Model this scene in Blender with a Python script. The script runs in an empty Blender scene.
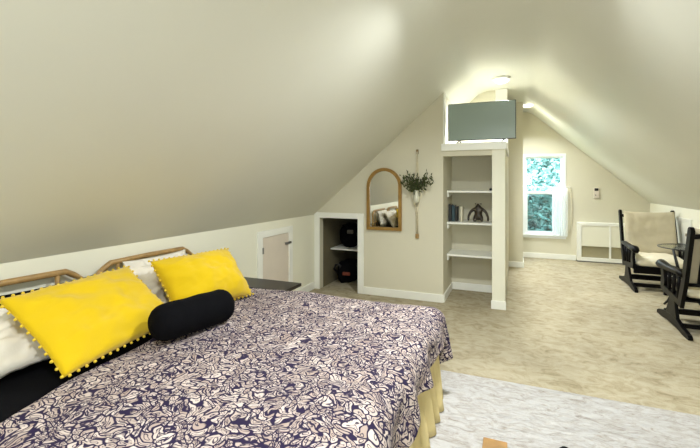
import bpy, bmesh, math, random
from mathutils import Vector, Matrix, noise
PI = math.pi
random.seed(7)
SC = bpy.context.scene
COL = SC.collection

# ---------------------------------------------------------------- camera
YAW = math.radians(22.5)
cam_d = bpy.data.cameras.new('camera'); cam = bpy.data.objects.new('camera', cam_d); COL.objects.link(cam)
cam.location = (0, 0, 1.5)
cam.rotation_euler = (PI/2, 0, YAW)
cam_d.sensor_width = 36.0
cam_d.lens = 400/700*36
cam_d.shift_y = -(224-183)/700
cam_d.clip_start = 0.05; cam_d.clip_end = 200
SC.camera = cam

# ---------------------------------------------------------------- world and exposure
SC.view_settings.view_transform = 'Standard'
SC.view_settings.look = 'None'
SC.view_settings.gamma = 1.0
SC.view_settings.use_curve_mapping = False
SC.view_settings.exposure = 0.95
SC.cycles.use_denoising = True
SC.cycles.max_bounces = 10
SC.cycles.diffuse_bounces = 6
SC.cycles.transparent_max_bounces = 16
SC.cycles.sample_clamp_indirect = 6
SC.cycles.caustics_reflective = False
SC.cycles.caustics_refractive = False

W = bpy.data.worlds.new('sky'); SC.world = W; W.use_nodes = True
bg = W.node_tree.nodes['Background']
bg.inputs[0].default_value = (0.88, 0.95, 1.0, 1); bg.inputs[1].default_value = 11.0

def portal(name, loc, rot, sx, sy):
    l = bpy.data.lights.new(name, 'AREA'); l.shape = 'RECTANGLE'; l.size = sx; l.size_y = sy
    l.cycles.is_portal = True
    o = bpy.data.objects.new(name, l); o.location = loc; o.rotation_euler = rot; COL.objects.link(o)
portal('sky_portal', (.515, 9.0, 1.25), (-PI/2, 0, 0), .8, 1.7)
portal('sky_portal', (.1, -1.75, 1.4), (PI/2, 0, 0), 1.3, 1.2)

LAMP_W = (34, 31, 36, 20)          # watts of the two ceiling lamps, then the two lamps added for fill
LAMP_COL = (.95, .99, 1.0)

# ---------------------------------------------------------------- materials
def s(r, g, b):
    f = lambda v: (v/255/12.92) if v/255 <= .04045 else ((v/255+.055)/1.055)**2.4
    return (f(r), f(g), f(b), 1)

def mat(name, col, rough=.6, metal=0, var=.04, scale=6, bump=0, bscale=60, sheen=0, spec=None, coat=0):
    m = bpy.data.materials.new(name); m.use_nodes = True
    nt = m.node_tree; N = nt.nodes; L = nt.links; p = N['Principled BSDF']
    p.inputs['Roughness'].default_value = rough; p.inputs['Metallic'].default_value = metal
    if spec is not None: p.inputs['Specular IOR Level'].default_value = spec
    if sheen: p.inputs['Sheen Weight'].default_value = sheen
    if coat: p.inputs['Coat Weight'].default_value = coat
    tc = N.new('ShaderNodeTexCoord')
    n = N.new('ShaderNodeTexNoise'); n.inputs['Scale'].default_value = scale; n.inputs['Detail'].default_value = 4
    L.new(tc.outputs['Object'], n.inputs['Vector'])
    r = N.new('ShaderNodeValToRGB'); L.new(n.outputs['Fac'], r.inputs['Fac'])
    r.color_ramp.elements[0].position = .3; r.color_ramp.elements[1].position = .7
    r.color_ramp.elements[0].color = tuple(c*(1-var*2) for c in col[:3])+(1,)
    r.color_ramp.elements[1].color = tuple(min(1, c*(1+var)) for c in col[:3])+(1,)
    L.new(r.outputs['Color'], p.inputs['Base Color'])
    if bump:
        b = N.new('ShaderNodeBump'); b.inputs['Strength'].default_value = bump; b.inputs['Distance'].default_value = .01
        n2 = N.new('ShaderNodeTexNoise'); n2.inputs['Scale'].default_value = bscale; n2.inputs['Detail'].default_value = 3
        L.new(tc.outputs['Object'], n2.inputs['Vector']); L.new(n2.outputs['Fac'], b.inputs['Height'])
        L.new(b.outputs['Normal'], p.inputs['Normal'])
    return m

M = {}
M['wall'] = mat('wall_paint', s(212, 207, 186), .85, var=.012, scale=1.5, bump=.05, bscale=120)
M['ceiling'] = mat('ceiling_paint', s(219, 218, 205), .5, var=.012, scale=1.2, bump=.04, bscale=90, spec=.35)
M['niche'] = mat('shade_toned_niche_wall', s(112, 104, 80), .9, var=.08, scale=4)  # wall colour darkened with the shade inside the niche
M['white'] = mat('white_trim_paint', s(240, 240, 232), .45, var=.01)
M['knee'] = mat('knee_wall_paint', s(232, 230, 212), .7, var=.012, scale=1.5)
M['doorpanel'] = mat('beige_door_paint', s(215, 204, 190), .6, var=.015)
M['gold'] = mat('brushed_gold_wood', s(158, 122, 62), .4, .3, var=.1, scale=25)
M['rattan'] = mat('pale_rattan', s(166, 132, 80), .45, var=.14, scale=30)
M['black'] = mat('black_fabric', s(12, 12, 15), .95, var=.1, scale=40, bump=.3, bscale=300, spec=.08)
M['blackwood'] = mat('black_stained_wood', s(9, 7, 7), .4, var=.2, scale=18, spec=.12)
M['darkwood'] = mat('dark_espresso_wood', s(30, 22, 17), .3, var=.2, scale=14, spec=.3)
M['blackplastic'] = mat('black_plastic', s(20, 20, 22), .35)
M['yellow'] = mat('yellow_velvet', s(210, 176, 6), .85, var=.02, scale=5, bump=.15, bscale=140, sheen=.25, spec=.2)
M['pom'] = mat('yellow_pompom', s(232, 200, 60), .95, var=.1, scale=80, bump=.4, bscale=300)
M['linen'] = mat('white_linen', s(228, 222, 210), .9, var=.03, scale=6, bump=.2, bscale=40, spec=.2)
M['skirt'] = mat('cream_bed_skirt', s(208, 191, 140), .9, var=.04, scale=9, bump=.1, bscale=200, spec=.15)
M['cream'] = mat('cream_upholstery', s(196, 186, 160), .85, var=.04, scale=6, bump=.2, bscale=160, spec=.2)
M['seatcream'] = mat('pale_seat_upholstery', s(236, 228, 204), .85, var=.04, scale=6, bump=.2, bscale=160, spec=.2)
M['grey'] = mat('grey_metal', s(120, 120, 118), .4, .6)
M['chrome'] = mat('brass_latch', s(150, 130, 95), .3, .9)
M['green'] = mat('dried_green_leaves', s(74, 84, 44), .7, var=.35, scale=40)
M['stem'] = mat('brown_stem', s(96, 84, 54), .8, var=.2, scale=30)
M['cordm'] = mat('cotton_cord', s(214, 204, 176), .9, var=.08, scale=60)
M['glassy'] = mat('pale_ceramic', s(206, 204, 184), .3, var=.04, spec=.5)
M['bronze'] = mat('dark_bronze', s(62, 54, 42), .42, .25, var=.3, scale=30)
M['bluebook'] = mat('blue_book_cloth', s(52, 74, 82), .7, var=.12, scale=30)
M['darkbook'] = mat('charcoal_book_cloth', s(52, 52, 50), .7, var=.12, scale=30)
M['whitebook'] = mat('cream_book_cover', s(226, 220, 196), .6)
M['paper'] = mat('book_pages', s(226, 216, 188), .9, var=.1, scale=200)
M['tan'] = mat('tan_wood', s(160, 122, 72), .5, var=.16, scale=12)
M['red'] = mat('rust_red_fabric', s(128, 62, 44), .9, var=.2, scale=30)
M['greyfab'] = mat('grey_fabric', s(96, 92, 84), .9, var=.15, scale=30)
M['vent'] = mat('heater_grille', s(168, 160, 128), .6)
M['vinyl'] = mat('white_vinyl', s(236, 240, 240), .35, var=.01)
M['bark'] = mat('tree_bark', s(110, 100, 84), .9, var=.2, scale=8)
M['grass'] = mat('lawn_green', s(70, 96, 66), .95, var=.2, scale=3)

def leafmat(name, col):
    m = mat(name, col, .6, var=.3, scale=1.3)
    nt = m.node_tree; p = nt.nodes['Principled BSDF']; out = [n for n in nt.nodes if n.type == 'OUTPUT_MATERIAL'][0]
    t = nt.nodes.new('ShaderNodeBsdfTranslucent'); mx = nt.nodes.new('ShaderNodeMixShader'); mx.inputs[0].default_value = .4
    t.inputs[0].default_value = col
    nt.links.new(p.outputs[0], mx.inputs[1]); nt.links.new(t.outputs[0], mx.inputs[2]); nt.links.new(mx.outputs[0], out.inputs[0])
    return m
M['leafA'] = leafmat('spruce_leaf', s(116, 160, 156))
M['leafB'] = leafmat('pale_leaf', s(150, 186, 178))

def screen_mat():
    m = bpy.data.materials.new('reflection_toned_screen'); m.use_nodes = True
    p = m.node_tree.nodes['Principled BSDF']
    p.inputs['Base Color'].default_value = s(140, 156, 146); p.inputs['Roughness'].default_value = .3  # pale base colour stands in for the room reflected in the screen
    p.inputs['Specular IOR Level'].default_value = .8
    return m
M['screen'] = screen_mat()
def mirror_mat():
    m = bpy.data.materials.new('mirror_glass'); m.use_nodes = True
    p = m.node_tree.nodes['Principled BSDF']
    p.inputs['Base Color'].default_value = (.86, .87, .85, 1); p.inputs['Metallic'].default_value = 1; p.inputs['Roughness'].default_value = .01
    return m
M['mirror'] = mirror_mat()
def glass_mat(name='window_glass', tint=(1, 1, 1, 1), refl=.06):
    m = bpy.data.materials.new(name); m.use_nodes = True
    nt = m.node_tree; N = nt.nodes; L = nt.links
    N.remove(N['Principled BSDF']); out = N['Material Output']
    t = N.new('ShaderNodeBsdfTransparent'); t.inputs[0].default_value = tint
    g = N.new('ShaderNodeBsdfGlossy'); g.inputs['Roughness'].default_value = .02
    lw = N.new('ShaderNodeLayerWeight'); lw.inputs[0].default_value = .5; pw = N.new('ShaderNodeMath'); pw.operation = 'POWER'; pw.inputs[1].default_value = 4; L.new(lw.outputs['Facing'], pw.inputs[0]); f = N.new('ShaderNodeMath'); f.operation = 'MULTIPLY_ADD'; f.inputs[1].default_value = .35; f.inputs[2].default_value = .03; L.new(pw.outputs[0], f.inputs[0])
    mx = N.new('ShaderNodeMixShader'); L.new(f.outputs[0], mx.inputs[0]); L.new(t.outputs[0], mx.inputs[1]); L.new(g.outputs[0], mx.inputs[2]); L.new(mx.outputs[0], out.inputs[0])
    return m
M['glass'] = glass_mat()
M['tableglass'] = glass_mat('table_glass', (.93, .96, .95, 1))
M['screenmesh'] = glass_mat('grey_insect_screen', (.50, .55, .55, 1))
def sheer_mat():
    m = bpy.data.materials.new('sheer_white_voile'); m.use_nodes = True
    nt = m.node_tree; N = nt.nodes; L = nt.links
    N.remove(N['Principled BSDF']); out = N['Material Output']
    d = N.new('ShaderNodeBsdfDiffuse'); d.inputs[0].default_value = (.86, .87, .86, 1)
    t = N.new('ShaderNodeBsdfTranslucent'); t.inputs[0].default_value = (.86, .87, .86, 1)
    tr = N.new('ShaderNodeBsdfTransparent')
    a = N.new('ShaderNodeMixShader'); a.inputs[0].default_value = .5
    b = N.new('ShaderNodeMixShader'); b.inputs[0].default_value = .15
    L.new(d.outputs[0], a.inputs[1]); L.new(t.outputs[0], a.inputs[2]); L.new(a.outputs[0], b.inputs[1]); L.new(tr.outputs[0], b.inputs[2]); L.new(b.outputs[0], out.inputs[0])
    return m
M['sheer'] = sheer_mat()
def emit_mat(name, col, st):
    m = bpy.data.materials.new(name); m.use_nodes = True
    p = m.node_tree.nodes['Principled BSDF']
    p.inputs['Base Color'].default_value = (.9, .9, .88, 1)
    p.inputs['Emission Color'].default_value = col+(1,); p.inputs['Emission Strength'].default_value = st
    return m
M['lampglow'] = emit_mat('lamp_diffuser', (1, .97, .9), 3.0)
M['lampglow_strong'] = emit_mat('bright_lamp_diffuser', (.86, .95, 1), 14.0)
M['added_lampglow'] = emit_mat('added_lamp_diffuser', (1, .98, .92), .8)  # faint glow of the lamp added at the far ridge end

def carpet_mat():
    m = bpy.data.materials.new('beige_carpet'); m.use_nodes = True
    nt = m.node_tree; N = nt.nodes; L = nt.links; p = N['Principled BSDF']
    p.inputs['Roughness'].default_value = .95; p.inputs['Specular IOR Level'].default_value = .15
    tc = N.new('ShaderNodeTexCoord')
    mp = N.new('ShaderNodeMapping'); mp.inputs['Rotation'].default_value = (0, 0, .9); mp.inputs['Scale'].default_value = (1, 1.5, 1)
    L.new(tc.outputs['Object'], mp.inputs[0])
    n1 = N.new('ShaderNodeTexNoise'); n1.inputs['Scale'].default_value = 7; n1.inputs['Detail'].default_value = 6; n1.inputs['Roughness'].default_value = .65; n1.inputs['Distortion'].default_value = 1.2
    L.new(mp.outputs[0], n1.inputs['Vector'])
    n2 = N.new('ShaderNodeTexNoise'); n2.inputs['Scale'].default_value = .9; n2.inputs['Detail'].default_value = 2
    L.new(tc.outputs['Object'], n2.inputs['Vector'])
    n3 = N.new('ShaderNodeTexNoise'); n3.inputs['Scale'].default_value = 90; n3.inputs['Detail'].default_value = 2
    L.new(tc.outputs['Object'], n3.inputs['Vector'])
    r = N.new('ShaderNodeValToRGB'); e = r.color_ramp.elements
    e[0].position = .3; e[0].color = s(146, 134, 106); e[1].position = .62; e[1].color = s(184, 174, 150)
    k = e.new(.47); k.color = s(173, 162, 136)
    L.new(n1.outputs['Fac'], r.inputs['Fac'])
    mx = N.new('ShaderNodeMixRGB'); mx.blend_type = 'MULTIPLY'; mx.inputs[0].default_value = 1
    r2 = N.new('ShaderNodeValToRGB'); r2.color_ramp.elements[0].position = .35; r2.color_ramp.elements[0].color = (.86, .86, .86, 1); r2.color_ramp.elements[1].position = .6; r2.color_ramp.elements[1].color = (1, 1, 1, 1)
    L.new(n2.outputs['Fac'], r2.inputs['Fac']); L.new(r.outputs[0], mx.inputs[1]); L.new(r2.outputs[0], mx.inputs[2])
    L.new(mx.outputs[0], p.inputs['Base Color'])
    ad = N.new('ShaderNodeMath'); ad.operation = 'ADD'; L.new(n1.outputs['Fac'], ad.inputs[0]); L.new(n3.outputs['Fac'], ad.inputs[1])
    b = N.new('ShaderNodeBump'); b.inputs['Strength'].default_value = .5; b.inputs['Distance'].default_value = .02
    L.new(ad.outputs[0], b.inputs['Height']); L.new(b.outputs[0], p.inputs['Normal'])
    return m
M['carpet'] = carpet_mat()

def rug_mat():
    m = bpy.data.materials.new('ivory_carved_rug'); m.use_nodes = True
    nt = m.node_tree; N = nt.nodes; L = nt.links; p = N['Principled BSDF']
    p.inputs['Roughness'].default_value = .95; p.inputs['Specular IOR Level'].default_value = .15
    tc = N.new('ShaderNodeTexCoord')
    mp = N.new('ShaderNodeMapping'); mp.inputs['Rotation'].default_value = (0, 0, -.25); mp.inputs['Scale'].default_value = (1, 2.4, 1)
    L.new(tc.outputs['Object'], mp.inputs[0])
    n1 = N.new('ShaderNodeTexNoise'); n1.inputs['Scale'].default_value = 9; n1.inputs['Detail'].default_value = 7; n1.inputs['Roughness'].default_value = .7; n1.inputs['Distortion'].default_value = 1.6
    L.new(mp.outputs[0], n1.inputs['Vector'])
    r = N.new('ShaderNodeValToRGB'); e = r.color_ramp.elements
    e[0].position = .3; e[0].color = s(148, 140, 130); e[1].position = .56; e[1].color = s(196, 194, 192)
    k = e.new(.42); k.color = s(178, 172, 167)
    L.new(n1.outputs['Fac'], r.inputs['Fac']); L.new(r.outputs[0], p.inputs['Base Color'])
    b = N.new('ShaderNodeBump'); b.inputs['Strength'].default_value = .8; b.inputs['Distance'].default_value = .03
    L.new(n1.outputs['Fac'], b.inputs['Height']); L.new(b.outputs[0], p.inputs['Normal'])
    return m
M['rug'] = rug_mat()

def spread_mat():
    m = bpy.data.materials.new('navy_and_cream_paisley_print'); m.use_nodes = True
    nt = m.node_tree; N = nt.nodes; L = nt.links; p = N['Principled BSDF']
    p.inputs['Roughness'].default_value = .85; p.inputs['Specular IOR Level'].default_value = .2
    uv = N.new('ShaderNodeUVMap'); uv.uv_map = 'UVMap'
    # warp the coordinates
    nz = N.new('ShaderNodeTexNoise'); nz.inputs['Scale'].default_value = 11; nz.inputs['Detail'].default_value = 1.5
    L.new(uv.outputs[0], nz.inputs['Vector'])
    sub = N.new('ShaderNodeVectorMath'); sub.operation = 'SUBTRACT'; sub.inputs[1].default_value = (.5, .5, .5); L.new(nz.outputs['Color'], sub.inputs[0])
    sc = N.new('ShaderNodeVectorMath'); sc.operation = 'SCALE'; sc.inputs['Scale'].default_value = .13; L.new(sub.outputs[0], sc.inputs[0])
    ad = N.new('ShaderNodeVectorMath'); ad.operation = 'ADD'; L.new(uv.outputs[0], ad.inputs[0]); L.new(sc.outputs[0], ad.inputs[1])
    pc = N.new('ShaderNodeTexVoronoi'); pc.voronoi_dimensions = '2D'; pc.inputs['Scale'].default_value = 8
    L.new(ad.outputs[0], pc.inputs['Vector'])
    ps = N.new('ShaderNodeSeparateColor'); L.new(pc.outputs['Color'], ps.inputs[0])
    pa = N.new('ShaderNodeMath'); pa.operation = 'MULTIPLY'; pa.inputs[1].default_value = 6.28; L.new(ps.outputs[0], pa.inputs[0])
    vr = N.new('ShaderNodeVectorRotate'); vr.rotation_type = 'Z_AXIS'; L.new(ad.outputs[0], vr.inputs['Vector']); L.new(pa.outputs[0], vr.inputs['Angle'])
    mp = N.new('ShaderNodeMapping'); mp.inputs['Scale'].default_value = (1, 1.9, 1)
    L.new(vr.outputs[0], mp.inputs[0])
    v = N.new('ShaderNodeTexVoronoi'); v.voronoi_dimensions = '2D'; v.feature = 'DISTANCE_TO_EDGE'; v.inputs['Scale'].default_value = 22; v.inputs['Randomness'].default_value = 1
    L.new(mp.outputs[0], v.inputs['Vector'])
    vc = N.new('ShaderNodeTexVoronoi'); vc.voronoi_dimensions = '2D'; vc.inputs['Scale'].default_value = 22; vc.inputs['Randomness'].default_value = 1
    L.new(mp.outputs[0], vc.inputs['Vector'])
    r = N.new('ShaderNodeValToRGB'); e = r.color_ramp.elements
    e[0].position = .095; e[0].color = (0, 0, 0, 1); e[1].position = .135; e[1].color = (1, 1, 1, 1)
    L.new(v.outputs['Distance'], r.inputs['Fac'])
    # rounded leaf shapes with a dark ring inside
    r2 = N.new('ShaderNodeValToRGB'); e = r2.color_ramp.elements
    e[0].position = .0; e[0].color = (1, 1, 1, 1); e[1].position = .72; e[1].color = (0, 0, 0, 1)
    for ps_, cv in ((.13, 1), (.16, .08), (.22, .08), (.25, 1), (.58, 1)):
        a = e.new(ps_); a.color = (cv, cv, cv, 1)
    L.new(vc.outputs['Distance'], r2.inputs['Fac'])
    mul = N.new('ShaderNodeMath'); mul.operation = 'MULTIPLY'; L.new(r.outputs[0], mul.inputs[0]); L.new(r2.outputs[0], mul.inputs[1])
    # fine vine lines through everything
    v2 = N.new('ShaderNodeTexVoronoi'); v2.voronoi_dimensions = '2D'; v2.feature = 'DISTANCE_TO_EDGE'; v2.inputs['Scale'].default_value = 42
    L.new(ad.outputs[0], v2.inputs['Vector'])
    r3 = N.new('ShaderNodeValToRGB'); e = r3.color_ramp.elements
    e[0].position = .05; e[0].color = (.05, .05, .05, 1); e[1].position = .10; e[1].color = (1, 1, 1, 1)
    L.new(v2.outputs['Distance'], r3.inputs['Fac'])
    nb = N.new('ShaderNodeTexNoise'); nb.inputs['Scale'].default_value = 5; L.new(uv.outputs[0], nb.inputs['Vector'])
    rb = N.new('ShaderNodeValToRGB'); rb.color_ramp.elements[0].position = .45; rb.color_ramp.elements[1].position = .55; L.new(nb.outputs['Fac'], rb.inputs['Fac'])
    mxl = N.new('ShaderNodeMixRGB'); L.new(rb.outputs[0], mxl.inputs[0]); L.new(r3.outputs[0], mxl.inputs[1]); mxl.inputs[2].default_value = (1, 1, 1, 1)
    mul2 = N.new('ShaderNodeMath'); mul2.operation = 'MULTIPLY'; L.new(mul.outputs[0], mul2.inputs[0]); L.new(mxl.outputs[0], mul2.inputs[1])
    # cream varies from cell to cell
    rc = N.new('ShaderNodeValToRGB'); rc.color_ramp.elements[0].color = s(168, 150, 140); rc.color_ramp.elements[1].color = s(208, 194, 186)
    sx = N.new('ShaderNodeSeparateColor'); L.new(vc.outputs['Color'], sx.inputs[0]); L.new(sx.outputs[0], rc.inputs['Fac'])
    mx = N.new('ShaderNodeMixRGB'); mx.inputs[1].default_value = s(36, 27, 58); L.new(mul2.outputs[0], mx.inputs[0]); L.new(rc.outputs[0], mx.inputs[2])
    L.new(mx.outputs[0], p.inputs['Base Color'])
    b = N.new('ShaderNodeBump'); b.inputs['Strength'].default_value = .25; b.inputs['Distance'].default_value = .01
    nn = N.new('ShaderNodeTexNoise'); nn.inputs['Scale'].default_value = 12; L.new(uv.outputs[0], nn.inputs['Vector'])
    L.new(nn.outputs['Fac'], b.inputs['Height']); L.new(b.outputs[0], p.inputs['Normal'])
    return m
M['spread'] = spread_mat()

# ---------------------------------------------------------------- helpers
class MB:
    """collects shapes; build() links them as ONE mesh object"""
    def __init__(self): self.bm = bmesh.new()
    def box(self, x0, x1, y0, y1, z0, z1, bev=0, seg=2):
        g = bmesh.ops.create_cube(self.bm, size=1)
        vs = g['verts']
        for v in vs:
            v.co = Vector(((x0+x1)/2+v.co.x*(x1-x0), (y0+y1)/2+v.co.y*(y1-y0), (z0+z1)/2+v.co.z*(z1-z0)))
        if bev:
            es = list({e for v in vs for e in v.link_edges})
            bmesh.ops.bevel(self.bm, geom=es, offset=bev, segments=seg, affect='EDGES', profile=.5)
        return self
    def prism(self, pts, axis, a, b, bev=0):
        """pts: polygon in the two other axes; axis 'x','y','z' extruded from a to b"""
        def P(p, t):
            if axis == 'y': return (p[0], t, p[1])
            if axis == 'x': return (t, p[0], p[1])
            return (p[0], p[1], t)
        A = [self.bm.verts.new(P(p, a)) for p in pts]; B = [self.bm.verts.new(P(p, b)) for p in pts]
        n = len(pts); fs = [self.bm.faces.new(A), self.bm.faces.new(B[::-1])]
        for i in range(n): fs.append(self.bm.faces.new((A[i], B[i], B[(i+1) % n], A[(i+1) % n])))
        bmesh.ops.recalc_face_normals(self.bm, faces=fs)
        if bev:
            es = list({e for f in fs for e in f.edges})
            bmesh.ops.bevel(self.bm, geom=es, offset=bev, segments=2, affect='EDGES', profile=.5)
        return self
    def tube(self, path, r, n=10, closed=False, cap=True):
        path = [Vector(p) for p in path]; rings = []
        m = len(path)
        up = None
        for i, p in enumerate(path):
            if closed: t = path[(i+1) % m]-path[i-1]
            else: t = path[min(i+1, m-1)]-path[max(i-1, 0)]
            t.normalize()
            if up is None:
                up = Vector((0, 0, 1)) if abs(t.z) < .9 else Vector((1, 0, 0))
            u = (up - t*up.dot(t)).normalized(); w = t.cross(u); up = u
            rr = r[i] if isinstance(r, (list, tuple)) else r
            rings.append([self.bm.verts.new(p+u*math.cos(2*PI*k/n)*rr+w*math.sin(2*PI*k/n)*rr) for k in range(n)])
        fs = []
        for i in range(m if closed else m-1):
            A, B = rings[i], rings[(i+1) % m]
            for k in range(n):
                f = self.bm.faces.new((A[k], A[(k+1) % n], B[(k+1) % n], B[k])); f.smooth = True; fs.append(f)
        if cap and not closed:
            fs.append(self.bm.faces.new(rings[0][::-1])); fs.append(self.bm.faces.new(rings[-1]))
        bmesh.ops.recalc_face_normals(self.bm, faces=fs)
        return self
    def lathe(self, prof, c, n=28, axis='z'):
        """prof: (radius, height) pairs"""
        rings = []; fs = []
        for r, h in prof:
            ring = []
            for k in range(n):
                a = 2*PI*k/n; x, y = r*math.cos(a), r*math.sin(a)
                ring.append(self.bm.verts.new((c[0]+x, c[1]+y, c[2]+h) if axis == 'z' else (c[0]+x, c[1]+h, c[2]+y)))
            rings.append(ring)
        for A, B in zip(rings, rings[1:]):
            for k in range(n):
                f = self.bm.faces.new((A[k], A[(k+1) % n], B[(k+1) % n], B[k])); f.smooth = True; fs.append(f)
        fs.append(self.bm.faces.new(rings[0][::-1])); fs.append(self.bm.faces.new(rings[-1]))
        bmesh.ops.recalc_face_normals(self.bm, faces=fs)
        return self
    def ball(self, c, r, sc=(1, 1, 1), seg=16):
        g = bmesh.ops.create_uvsphere(self.bm, u_segments=seg, v_segments=seg//2, radius=r)
        for v in g['verts']:
            v.co = Vector((c[0]+v.co.x*sc[0], c[1]+v.co.y*sc[1], c[2]+v.co.z*sc[2]))
            for f in v.link_faces: f.smooth = True
        return self
    def grid(self, nx, ny, fn, uvfn=None, close=False):
        vs = [[self.bm.verts.new(fn(i/(nx-1), j/(ny-1))) for j in range(ny)] for i in range(nx)]
        uvl = self.bm.loops.layers.uv.new('UVMap') if uvfn else None
        for i in range(nx-1):
            for j in range(ny-1):
                f = self.bm.faces.new((vs[i][j], vs[i+1][j], vs[i+1][j+1], vs[i][j+1])); f.smooth = True
                if uvfn:
                    for l, (a, b) in zip(f.loops, ((i, j), (i+1, j), (i+1, j+1), (i, j+1))):
                        l[uvl].uv = uvfn(a/(nx-1), b/(ny-1))
        return self
    def build(self, name, m, parent=None, origin=None):
        me = bpy.data.meshes.new(name)
        if origin is None:
            if parent is not None: origin = Vector((0, 0, 0)) if parent.get('_local') else wl(parent)
            else:
                cs = [v.co for v in self.bm.verts]
                origin = Vector(((min(c.x for c in cs)+max(c.x for c in cs))/2, (min(c.y for c in cs)+max(c.y for c in cs))/2, min(c.z for c in cs)))
        origin = Vector(origin)
        for v in self.bm.verts: v.co -= origin
        self.bm.to_mesh(me); self.bm.free()
        me.materials.append(m)
        o = bpy.data.objects.new(name, me); COL.objects.link(o)
        if parent is not None:
            o.parent = parent
            if parent.get('_local'): o['_local'] = 1
        else: o.location = origin
        return o

def wl(o):
    v = Vector(o.location)
    while o.parent: o = o.parent; v += Vector(o.location)
    return v
def tag(o, label, cat, group=None, kind=None):
    if label: o['label'] = label
    if cat: o['category'] = cat
    if group: o['group'] = group
    if kind: o['kind'] = kind
    return o
def struct(o): o['kind'] = 'structure'; return o
def empty(name, loc, label=None, cat=None, group=None, local=False):
    o = bpy.data.objects.new(name, None); o.location = loc; o.empty_display_size = .1; COL.objects.link(o)
    if local: o['_local'] = 1
    if label: tag(o, label, cat, group)
    return o
def copy_tree(o, parent=None):
    c = o.copy(); COL.objects.link(c)
    if parent: c.parent = parent
    for ch in [x for x in bpy.data.objects if x.parent == o]: copy_tree(ch, c)
    return c
def solid(o, t, off=1):
    md = o.modifiers.new('thickness', 'SOLIDIFY'); md.thickness = t; md.offset = off; return o

# ---------------------------------------------------------------- the room
XL, XR, YB, YF = -2.65, 2.267, 8.85, -1.6
ZT = 2.94
def slopeL(x): return min(ZT, 1.05+.875*(x-XL))
def slopeR(x): return min(ZT, 1.135+.9*(XR-x))
def top(x): return min(slopeL(x), slopeR(x))

struct(MB().box(XL-.1, XR+.1, YF-.1, YB+.1, -.1, 0).build('floor', M['carpet']))
struct(MB().box(XL-.1, XL, YF, YB, 0, 1.05).build('wall_left', M['knee']))
struct(MB().box(XR, XR+.1, YF, YB, 0, 1.135).build('wall_right', M['knee']))

# ceiling: two slopes and a flat strip, rounded where they meet
def fillet(pts, r, n=12):
    out = [pts[0]]
    for a, b, c in zip(pts, pts[1:], pts[2:]):
        a, b, c = Vector(a), Vector(b), Vector(c)
        u = (a-b).normalized(); w = (c-b).normalized()
        p0, p2 = b+u*r, b+w*r
        for i in range(n+1):
            t = i/n; out.append(tuple((1-t)**2*p0+2*t*(1-t)*b+t*t*p2))
    out.append(pts[-1]); return out
xa, xb = XL+(ZT-1.05)/.875, XR-(ZT-1.135)/.9
prof = fillet([(XL-.1, 1.05-.0875), (xa, ZT), (xb, ZT), (XR+.1, 1.135-.09)], .14)
outer = [(x, z+.12) for x, z in prof]
mb = MB()
for (a, b, c, d) in zip(prof, prof[1:], outer[1:], outer):
    mb.prism([a, b, c, d], 'y', YF-.1, YB+.1)
bmesh.ops.remove_doubles(mb.bm, verts=mb.bm.verts, dist=1e-5)
c_ = mb.build('ceiling', M['ceiling']); struct(c_)

def gable(name, y0, y1, holes, m):
    """end wall under the roof profile with rectangular holes (x0,x1,z0,z1), left to right"""
    mb = MB(); xs = [XL]
    def seg(a, b, z0, zt=None):
        cuts = sorted({a, b} | {x for x in (xa, xb) if a < x < b})
        for p, q in zip(cuts, cuts[1:]):
            mb.prism([(p, z0), (q, z0), (q, (zt or top(q)+.02)), (p, (zt or top(p)+.02))], 'y', y0, y1)
    cur = XL
    for (a, b, z0, z1) in holes:
        seg(cur, a, 0); seg(a, b, 0, z0) if z0 > 0 else None; seg(a, b, z1); cur = b
    seg(cur, XR, 0)
    return struct(mb.build(name, m))
gable('wall_back', YB, YB+.1, [(.16, .87, .47, 2.04)], M['wall'])
gable('wall_front', YF-.1, YF, [(-.5, .7, .85, 1.95)], M['wall'])

PY = 5.08     # partition plane
NX0, NX1, NZ = -2.565, -1.986, 1.01
AX0, AX1 = -.84, -.117
mb = MB()
def pseg(a, b, z0): mb.prism([(a, z0), (b, z0), (b, top(b)+.02), (a, top(a)+.02)], 'y', PY, PY+.1)
pseg(XL, NX0, 0); pseg(NX0, NX1, NZ); pseg(NX1, AX0, 0)
# side wall of the alcove running back
mb.prism([(AX0-.1, 0), (AX0, 0), (AX0, top(AX0)+.02), (AX0-.1, top(AX0-.1)+.02)], 'y', PY+.1, 6.7)
struct(mb.build('wall_partition', M['wall']))
# niche box behind the partition, made deep so its inside stays dark
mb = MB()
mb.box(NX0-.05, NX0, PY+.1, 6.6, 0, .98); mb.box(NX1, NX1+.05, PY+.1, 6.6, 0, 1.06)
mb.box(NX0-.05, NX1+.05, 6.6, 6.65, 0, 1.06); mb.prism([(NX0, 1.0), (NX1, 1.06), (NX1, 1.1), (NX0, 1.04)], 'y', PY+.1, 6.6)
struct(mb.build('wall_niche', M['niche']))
# shelf alcove: back, right side, post, header
mb = MB()
mb.box(AX0, AX1, 5.8, 5.9, 0, 1.9)
mb.box(-.2, AX1, PY+.1, 5.9, 0, 1.9)
mb.box(-.2, AX1, 5.9, 6.6, 0, 1.9)
mb.box(AX0, AX1, 6.6, 7.73, 0, ZT+.01)
mb.box(AX0, .12, 7.73, YB, 0, ZT+.01)
mb.box(AX0, -.26, PY, PY+.1, 1.835, 1.9)
struct(mb.build('wall_alcove', M['wall']))
struct(MB().box(-.262, -.115, PY-.012, PY+.1, 0, 1.9).build('trim_1', M['knee']))       # post in front of the shelves
struct(MB().box(AX0-.02, -.095, PY-.035, 6.6, 1.9, 1.99, .006).build('trim_2', M['white']))   # ledge on top
struct(MB().box(-.29, -.117, 6.55, 6.6, 1.99, ZT).build('trim_3', M['white']))
struct(MB().box(AX0, AX0+.012, PY, PY+.14, 1.99, top(AX0)).build('trim_4', M['white']))
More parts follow.
